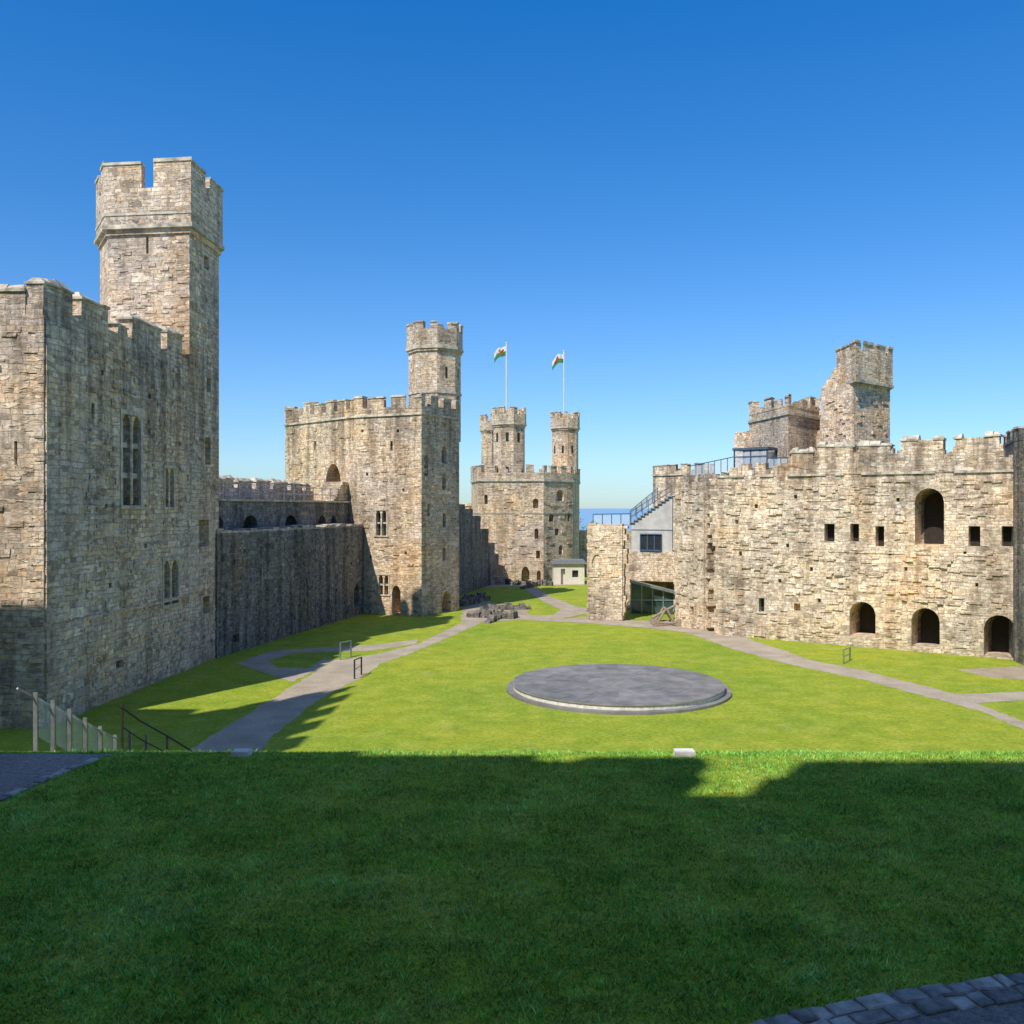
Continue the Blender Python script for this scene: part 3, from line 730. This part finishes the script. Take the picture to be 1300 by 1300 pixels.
root=empty('castle_tower'); b=M(); ep2=[at(1288,.0462),at(1330,.0425),(42,49),(42,60),(31.5,58)]
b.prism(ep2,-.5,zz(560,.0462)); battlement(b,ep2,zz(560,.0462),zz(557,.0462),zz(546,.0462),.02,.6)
build(b,'walls',[S_DARK,CAP],root)  # dark stone colour stands in for shade on this tower

root=empty('timber_siege_engine'); m=M(); cx,cy=gp(845,794)
for dx in(-.5,.5):
    m.tube((cx-1.,cy+dx,.25),(cx+1.,cy+dx,.25),.11); m.tube((cx-.7,cy+dx,.25),(cx-.05,cy+dx,1.35),.09); m.tube((cx+.6,cy+dx,.25),(cx-.05,cy+dx,1.35),.09)
m.tube((cx-.05,cy-.6,1.3),(cx-.05,cy+.6,1.3),.1); m.tube((cx-1.,cy,.6),(cx+1.1,cy,1.75),.09)
for dx in(-.9,.9):
    m.tube((cx+dx,cy-.6,.25),(cx+dx,cy+.6,.25),.08)
    for dy in(-.7,.62): m.tube((cx+dx,cy+dy,.28),(cx+dx,cy+dy+.08,.28),.27,n=14)
build(m,'timber_frame',[WOOD],root)

# ================================================================== BEHIND THE CAMERA (casts the foreground shade)
root=empty('gatehouse_wall'); b=M(); GW=Face((-40,-1.5),(45,-1.5),(0,20))
def ux(x): return x+40
GW.slab(b,0,85,4,23.2,0,2.5)
segs=[(-40,-11.5,26.3),(-11.5,-8.7,25.75),(-8.7,-8.0,25.3),(-8.0,-6.3,25.6),(-4.9,2.,25.28),(2.,2.8,24.7),(2.8,8,25.2),(9.2,16,25.2),(17.2,24,25.2),(25,32,25.2),(33,45,25.2)]
for i,(a,c,h) in enumerate(segs): GW.slab(b,ux(a),ux(c)-.004,23.2,h,.0,.5)
GW.slab(b,ux(-6.3)-.01,ux(-6.3)+.22,23.2,24.6,.02,.48); GW.slab(b,ux(-5.1),ux(-4.9)+.01,23.2,24.2,.02,.48)
build(b,'walls',[S_GREY],root)
b=M(); gt=[(-19.1,28.1),(-26.5,20.3),(-26.5,9),(-19.6,9)]
b.prism(gt,-.5,23.2); battlement(b,gt,23.2,23.5,25,.02,.7,ml=1.7,gap=1.1)
b.prism([(-27,15),(-27,20),(-40,20),(-40,15)],-.5,29.0); b.prism([(-34,14),(-34,21),(-41,21),(-41,14)],-.5,32)
build(b,'flanking_tower',[S_GREY],root)

# ================================================================== GROUND
def hgt(x,y):
    if y<31:
        if y<=12.6: z=5.5
        else:
            t=(y-12.6)/18.4; z=5.5*(1-t)
            if t<.045: z=5.5-5.5*(t*t/.09)
        return max(z,0.)
    r=max(y-150,abs(x)-75,-y-40)
    if r>0: return -min(12.,r*.35)
    return 0.
xs=sorted(set([-9000,-3000,-900,-300,-150,-110,-90]+[i*1.5 for i in range(-50,51)]+[90,110,150,300,900,3000,9000]))
ys=sorted(set([-9000,-2000,-300,-100,-60]+[-40+i*2 for i in range(26)]+[12.0+.2*i for i in range(20)]+[16+.75*i for i in range(20)]+[31,34]+[36+2*i for i in range(58)]+[152,156,165,180,200,300,900,3000,9000]))
m=M(); m.v=[(x,y,hgt(x,y)) for y in ys for x in xs]; nx=len(xs)
for j in range(len(ys)-1):
    for i in range(nx-1): m.f.append((j*nx+i,j*nx+i+1,(j+1)*nx+i+1,(j+1)*nx+i)); m.m.append(0)
g=build(m,'ground',[GRASS],None,smooth=True)
m=M(); R0=30000; m.raw([(-R0,100,-6),(R0,100,-6),(R0,R0,-6),(-R0,R0,-6)],[(0,1,2,3)])
sm,nt,b_=newmat('sea_water'); 
pos=N(nt,'ShaderNodeNewGeometry').outputs['Position']; nz=noise_(nt,vmap(nt,pos,(.02,.2,1)),1,4)
nt.links.new(ramp_(nt,nz,[(.3,(.20,.36,.50)),(.7,(.24,.40,.56))]),b_.inputs['Base Color']); b_.inputs['Roughness'].default_value=.6
build(m,'sea',[sm])

def sheet(name,pts,mat,z=.004,jit=.06,step=.5,plane=0.,edge=None):
    poly=[gp(px,py,plane) for px,py in pts]; out=[]
    for i in range(len(poly)):
        a=Vector(poly[i]);b=Vector(poly[(i+1)%len(poly)]);k=max(1,int((b-a).length/step))
        for q in range(k):
            p=a.lerp(b,q/k); out.append((p.x+R(-jit,jit),p.y+R(-jit,jit)))
    me=bpy.data.meshes.new(name); bm=bmesh.new(); vs=[bm.verts.new((x,y,plane+z)) for x,y in out]
    f=bm.faces.new(vs); bmesh.ops.triangulate(bm,faces=[f]); 
    for f in bm.faces:
        if f.normal.z<0: f.normal_flip()
    bm.to_mesh(me); bm.free(); me.materials.append(mat); ob=bpy.data.objects.new(name,me); COL.objects.link(ob); return poly
sheet('footpath',[(200,975),(250,946),(300,915),(345,887),(380,866),(400,853),(425,838),(480,830),(530,818),(565,801),(585,791),(605,786),(610,791),(590,800),(555,815),(520,830),(484,842),(455,862),(420,880),(390,898),(350,932),(330,952),(310,975)],PATH,.004,.1,.35)
sheet('footpath',[(425,838),(400,852),(372,866),(330,852),(300,842),(345,826),(480,818),(530,812),(528,818),(470,826),(372,829),(338,840),(352,848),(392,848),(412,836)],PATH,.008,.1,.35)
sheet('footpath',[(800,789),(850,789),(905,797),(985,822),(1028,838),(1100,852),(1205,879),(1300,916),(1420,965),(1400,985),(1300,927),(1255,906),(1190,888),(1100,864),(1000,843),(930,824),(870,803),(820,796)],PATH,.004,.1,.35)
sheet('footpath',[(1195,882),(1300,878),(1420,874),(1420,886),(1300,889),(1240,893)],PATH,.008)
sheet('worn_patch',[(1215,850),(1300,846),(1420,842),(1420,868),(1300,864),(1262,860)],DIRT,.004,.25)
sheet('gravel_yard',[(586,792),(585,781),(700,781),(712,786),(745,783),(800,788),(862,788),(905,798),(905,806),(870,803),(815,797),(740,791),(660,787),(610,790)],PATH,.012,.1)
sheet('footpath',[(655,741),(672,741),(700,758),(735,771),(745,772),(745,779),(712,786),(700,783),(712,774),(690,764)],PATH,.016)
sheet('gravel_yard',[(586,741),(745,738),(745,742),(690,744),(640,745),(588,748)],PATH,.012,.1)
sheet('gravel_yard',[(588,790),(588,762),(625,765),(668,770),(672,783),(640,786)],DIRT,.007,.2)
PL=5.5
lp=sheet('slate_path',[(-260,957.5),(150,957.5),(128,962),(70,985),(0,1016),(-260,1130)],FLAG,.006,.04,.2,PL)
rp_=sheet('slate_path',[(925,1312),(1000,1288),(1130,1262),(1300,1238),(1600,1205),(1700,1330),(1200,1420),(900,1400)],FLAG,.006,.04,.2,PL)
KS=[plain('kerb_slate',(.27,.255,.24),.8,nscale=9,amt=.5,bump=.5),plain('kerb_slate_pale',(.42,.39,.35),.8,nscale=9,amt=.4,bump=.5),plain('kerb_slate_deep',(.19,.18,.165),.8,nscale=9,amt=.5,bump=.5)]
def cobbles(name,pts,rows,w=.13,hint=(0,0)):
    root=empty(name); m=M(); pts=[gp(*p,PL) for p in pts]
    for a,b in zip(pts[:-1],pts[1:]):
        f=Face(a,b,hint)
        for r_ in range(rows):
            u=R(0,.05)
            while u<f.L-.05:
                l=min(R(.09,.3),f.L-u); d=-(r_*(w+.012)); j=lambda:R(-.016,.016)
                c=[(u+.008+j()*.5,d+j()),(u+l-.012+j()*.5,d+j()),(u+l-.012+j()*.5,d-w+j()),(u+.008+j()*.5,d-w+j())]
                z=PL+R(.012,.03); i=.014
                mm=random.choice((0,0,1,2)); m.loft([(*f.P(*k),PL-.03) for k in c],[(*f.P(*k),z-.008) for k in c],mm)
                cc=[(c[0][0]+i,c[0][1]-i),(c[1][0]-i,c[1][1]-i),(c[2][0]-i,c[2][1]+i),(c[3][0]+i,c[3][1]+i)]
                m.loft([(*f.P(*k),z-.0085) for k in c],[(*f.P(*k),z+R(0,.006)) for k in cc],mm); u+=l
    build(m,'setts',KS,root)
cobbles('kerb_stones',((905,1318),(1000,1287),(1130,1261),(1300,1237),(1600,1204)),2,.15)
cobbles('kerb_stones',((-100,1062),(0,1019),(70,987),(128,964)),1,hint=(-20,0))

root=empty('circular_slate_stage'); s0=9/(881-645.); cx=(787-650)*s0; cy=F*s0+1.; RR=5.5
def disc(m,r,z0,z1,mat=0,n=96): m.prism([(cx+r*math.cos(2*math.pi*i/n),cy+r*math.sin(2*math.pi*i/n)) for i in range(n)],z0,z1,mat)
SL=[plain('stage_slate_%d'%i,c,.6,nscale=1.2,amt=.35,bump=.15) for i,c in enumerate([(.205,.195,.185),(.225,.215,.20),(.18,.175,.165),(.27,.25,.235)])]
m=M(); disc(m,RR,-.1,.12,0); disc(m,RR-.32,.12,.125,1); disc(m,RR-.35,.125,.33,2); disc(m,RR-.29,.33,.385,1)
build(m,'stage_base',[SL[0],SL[3],PALE],root)
m=M(); rings=[.12,.5,1.45,2.5,3.6,RR-.31]; ns=[1,6,8,16,24]
for k in range(5):
    r0,r1=rings[k]+(.015 if k else -.12),rings[k+1]-.015; n_=ns[k] if k else 6
    for j in range(n_):
        a0=2*math.pi*j/n_+.014/max(r1,.3)+k*.1;a1=2*math.pi*(j+1)/n_-.014/max(r1,.3)+k*.1; q=6
        P_=[(cx+r1*math.cos(a0+(a1-a0)*t/q),cy+r1*math.sin(a0+(a1-a0)*t/q)) for t in range(q+1)]+[(cx+r0*math.cos(a0+(a1-a0)*t/q),cy+r0*math.sin(a0+(a1-a0)*t/q)) for t in range(q,-1,-1)]
        m.prism(P_,.386,.396,random.choice((0,0,1,2)))
build(m,'slate_paving',SL[:3],root)

for px,py,w_ in((866,963,26),(321,954,22)):
    e=empty('stone_marker_slab'); m=M(); s_=(EYE-5.4)/(py-645.); 
    x,y=(px-650)*s_,12.85; z=hgt(x,y); w2=w_*s_/2
    m.loft([(x-w2,y-.12,z-.1),(x+w2,y-.12,z-.1),(x+w2,y+.12,z-.1),(x-w2,y+.12,z-.1)],[(x-w2*.94,y-.1,z+.075),(x+w2*.94,y-.1,z+.075),(x+w2*.94,y+.1,z+.075),(x-w2*.94,y+.1,z+.075)]); build(m,'slab',[PALE],e)

root=empty('metal_fence'); m=M();gl=M(); prev=None
tops=[(45,879,.0167),(67,889,.0171),(88,900,.0176),(108,911,.0181),(127,922,.0187),(146,933,.0193),(165,926,.0215),(186,932,.022)]
for px,yt,s_ in tops:
    x,y=at(px,s_); z=hgt(x,y); t=zz(yt,s_); m.box(x-.04,x+.04,y-.02,y+.02,z-.05,t)
    if prev and px<150:
        a,b=prev,(x,y,t)
        gl.loft([(a[0]+.07,a[1],a[2]-.95),(b[0]-.07,b[1],b[2]-.95),(b[0]-.07,b[1],b[2]-.1),(a[0]+.07,a[1],a[2]-.1)],[(a[0]+.07,a[1]+.012,a[2]-.95),(b[0]-.07,b[1]+.012,b[2]-.95),(b[0]-.07,b[1]+.012,b[2]-.1),(a[0]+.07,a[1]+.012,a[2]-.1)])
    prev=(x,y,t)
x,y=at(22,.0163); a=(x,y,zz(874,.0163)); x,y=at(148,.0193); m.tube(a,(x,y,zz(938,.0193)),.022)
build(m,'posts_and_rail',[STEEL],root); build(gl,'glass_panels',[glassmat('fence_glass',.16)],root)
root=empty('stair_handrail'); m=M(); pp=[(155,898,.0205),(178,915,.0215),(212,934,.0226),(251,958,.0238)]
P3=[(*at(px,s_),zz(yt,s_)) for px,yt,s_ in pp]
for a in (P3[0],P3[2],P3[3]): m.tube((a[0],a[1],hgt(a[0],a[1])-.05),a,.035)
for a,b in zip(P3[:-1],P3[1:]):
    m.tube(a,b,.03); m.tube((a[0],a[1],a[2]-.5),(b[0],b[1],b[2]-.5),.02)
m.tube(P3[0],(P3[0][0]-.02,P3[0][1],P3[0][2]+.08),.06)
build(m,'rails',[BLACK],root)
root=empty('stone_steps'); m=M()
for i in range(26):
    y=14.5+i*.6; x=-10.6-(y-14.5)*.02; z=hgt(x,y+.3); m.box(x-1.2,x+1.2,y,y+.62,z-.5,z+.06)
build(m,'treads',[plain('step_slate',(.22,.21,.2),.8,nscale=4,amt=.4,bump=.4)],root)
def rail(px,yt,yb,w_=10,mat=BLACK):
    e=empty('path_handrail'); s_=9/(yb-645.); x,y=at(px,s_); h=zz(yt,s_); m=M()
    m.tube((x,y,0),(x,y,h),.045); m.tube((x+w_*s_,y+1.2,0),(x+w_*s_,y+1.2,h*.95),.045)
    m.tube((x,y,h),(x+w_*s_,y+1.2,h*.95),.035); m.tube((x,y,h*.5),(x+w_*s_,y+1.2,h*.5),.02); build(m,'rail',[mat],e)
rail(432,816,838,9,STEEL); rail(450,838,862,4); rail(1071,825,843,18,STEEL)

root=empty('distant_trees'); m=M(); tk=M()
for k in range(9):
    bx,by=at(737+k*6+R(-2,2),.135+R(0,.02)); 
    tk.tube((bx,by,-6),(bx,by,1),.25)
    for c in range(9):
        ox,oy,oz=bx+R(-2.2,2.2),by+R(-2,2),R(1.,6.2-k*.25); rr=R(.7,1.5)
        for l in range(60):
            v=Vector((R(-1,1),R(-1,1),R(-1,1))); 
            if v.length>1: continue
            p=Vector((ox,oy,oz))+v*rr; a=Vector((R(-1,1),R(-1,1),R(-1,1))).normalized()*.28; b2=a.orthogonal().normalized()*.2
            o=len(m.v); m.v+=[tuple(p-a),tuple(p+b2),tuple(p+a)]; m.f.append((o,o+1,o+2)); m.m.append(0)
me=bpy.data.meshes.new('foliage'); me.from_pydata(m.v,[],m.f); me.materials.append(plain('tree_leaves',(.09,.15,.05),.8,nscale=.8,amt=.5)); ob=bpy.data.objects.new('foliage',me); COL.objects.link(ob); ob.parent=root
build(tk,'trunks',[WOOD],root)
root=empty('boundary_wall'); m=M(); f=Face(at(736,.112),at(800,.112),(0,0)); f.slab(m,0,f.L+6,-1,zz(668,.112)-0.6,0,.8); build(m,'wall_masonry',[S_FAR],root)

def inpoly(X,Y,poly):
    ins=np.zeros(X.shape,bool); n=len(poly); j=n-1
    for i in range(n):
        xi,yi=poly[i];xj,yj=poly[j]
        c=((yi>Y)!=(yj>Y))&(X<(xj-xi)*(Y-yi)/(yj-yi+1e-12)+xi); ins^=c; j=i
    return ins
n=300000
Y=4.6+(14.4-4.6)*np.random.rand(n)**.95; X=(np.random.rand(n)*2-1)*(Y*.60+.5)
k=~(inpoly(X,Y,lp)|inpoly(X,Y,rp_)); X=X[k];Y=Y[k]; n=len(X)
Z=np.interp(Y,[12.0+.2*i for i in range(13)],[hgt(0,12.0+.2*i) for i in range(13)])
cl=.5+.5*np.sin(X*3.1+np.sin(Y*2.3)*2)*np.sin(Y*4.1+np.sin(X*1.7)*2)
tuft=(np.sin(X*17+3*np.sin(Y*5))*np.sin(Y*14+3*np.sin(X*7))>.55)
H=(.013+.024*np.random.rand(n))*(.7+.6*cl)*np.where(tuft,1.8,1.); a=np.random.rand(n)*2*np.pi; wv=.0045+.004*np.random.rand(n)
le=np.random.rand(n,2)*2-1; le*=H[:,None]*1.1
V=np.empty((n,3,3)); dx=np.cos(a)*wv;dy=np.sin(a)*wv
V[:,0]=np.stack([X-dx,Y-dy,Z-.004],1);V[:,1]=np.stack([X+dx,Y+dy,Z-.004],1);V[:,2]=np.stack([X+le[:,0],Y+le[:,1],Z+H],1)
me=bpy.data.meshes.new('grass'); me.vertices.add(n*3); me.vertices.foreach_set('co',V.ravel()); me.loops.add(n*3); me.loops.foreach_set('vertex_index',np.arange(n*3,dtype=np.int32))
me.polygons.add(n); me.polygons.foreach_set('loop_start',np.arange(0,n*3,3,dtype=np.int32)); me.update(calc_edges=True); me.materials.append(BLADE)
ob=bpy.data.objects.new('grass',me); COL.objects.link(ob)

# ================================================================== LIGHT, SKY, CAMERA
el=math.radians(50); Lx,Ly=.535,.845
sun=bpy.data.lights.new('sun','SUN'); sun.energy=5.0; sun.angle=math.radians(.53); sun.color=(1.,.94,.83)
so=bpy.data.objects.new('sun',sun); COL.objects.link(so)
d=Vector((Lx*math.cos(el),Ly*math.cos(el),-math.sin(el))); so.rotation_euler=d.to_track_quat('-Z','Y').to_euler()
wd=bpy.data.worlds.new('World'); scene.world=wd; wd.use_nodes=True; nt=wd.node_tree; bg=nt.nodes['Background']
sky=nt.nodes.new('ShaderNodeTexSky'); sky.sky_type='NISHITA'; sky.sun_disc=False; sky.sun_elevation=el; sky.sun_rotation=math.atan2(-Lx,-Ly)%(2*math.pi)
sky.air_density=1.0; sky.dust_density=.2; sky.ozone_density=3.0; sky.altitude=0
tcn=nt.nodes.new('ShaderNodeTexCoord'); sx=nt.nodes.new('ShaderNodeSeparateXYZ'); nt.links.new(tcn.outputs['Generated'],sx.inputs[0])
tint=ramp_(nt,sx.outputs[2],[(0.,(.52,.70,.92)),(.05,(.58,.78,1.0)),(.15,(.48,.77,1.07)),(.3,(.28,.73,1.13)),(.5,(.09,.70,1.24)),(.75,(.85,1.05,1.35)),(1.,(1.1,1.2,1.35))])  # upper stops, above the frame, brightened as added ambient fill
tn=mixc(nt,'MULTIPLY',1.,sky.outputs[0],tint)
nt.links.new(tn,bg.inputs[0]); bg.inputs[1].default_value=.145
cam=bpy.data.cameras.new('camera'); co=bpy.data.objects.new('camera',cam); COL.objects.link(co); co.location=(0,0,EYE); co.rotation_euler=(math.pi/2,0,0)
cam.sensor_width=36; cam.lens=36*F/1300; cam.shift_y=-5/1300; cam.clip_end=60000; cam.clip_start=.1; scene.camera=co
scene.view_settings.view_transform='Standard'; scene.view_settings.look='None'; scene.view_settings.exposure=0
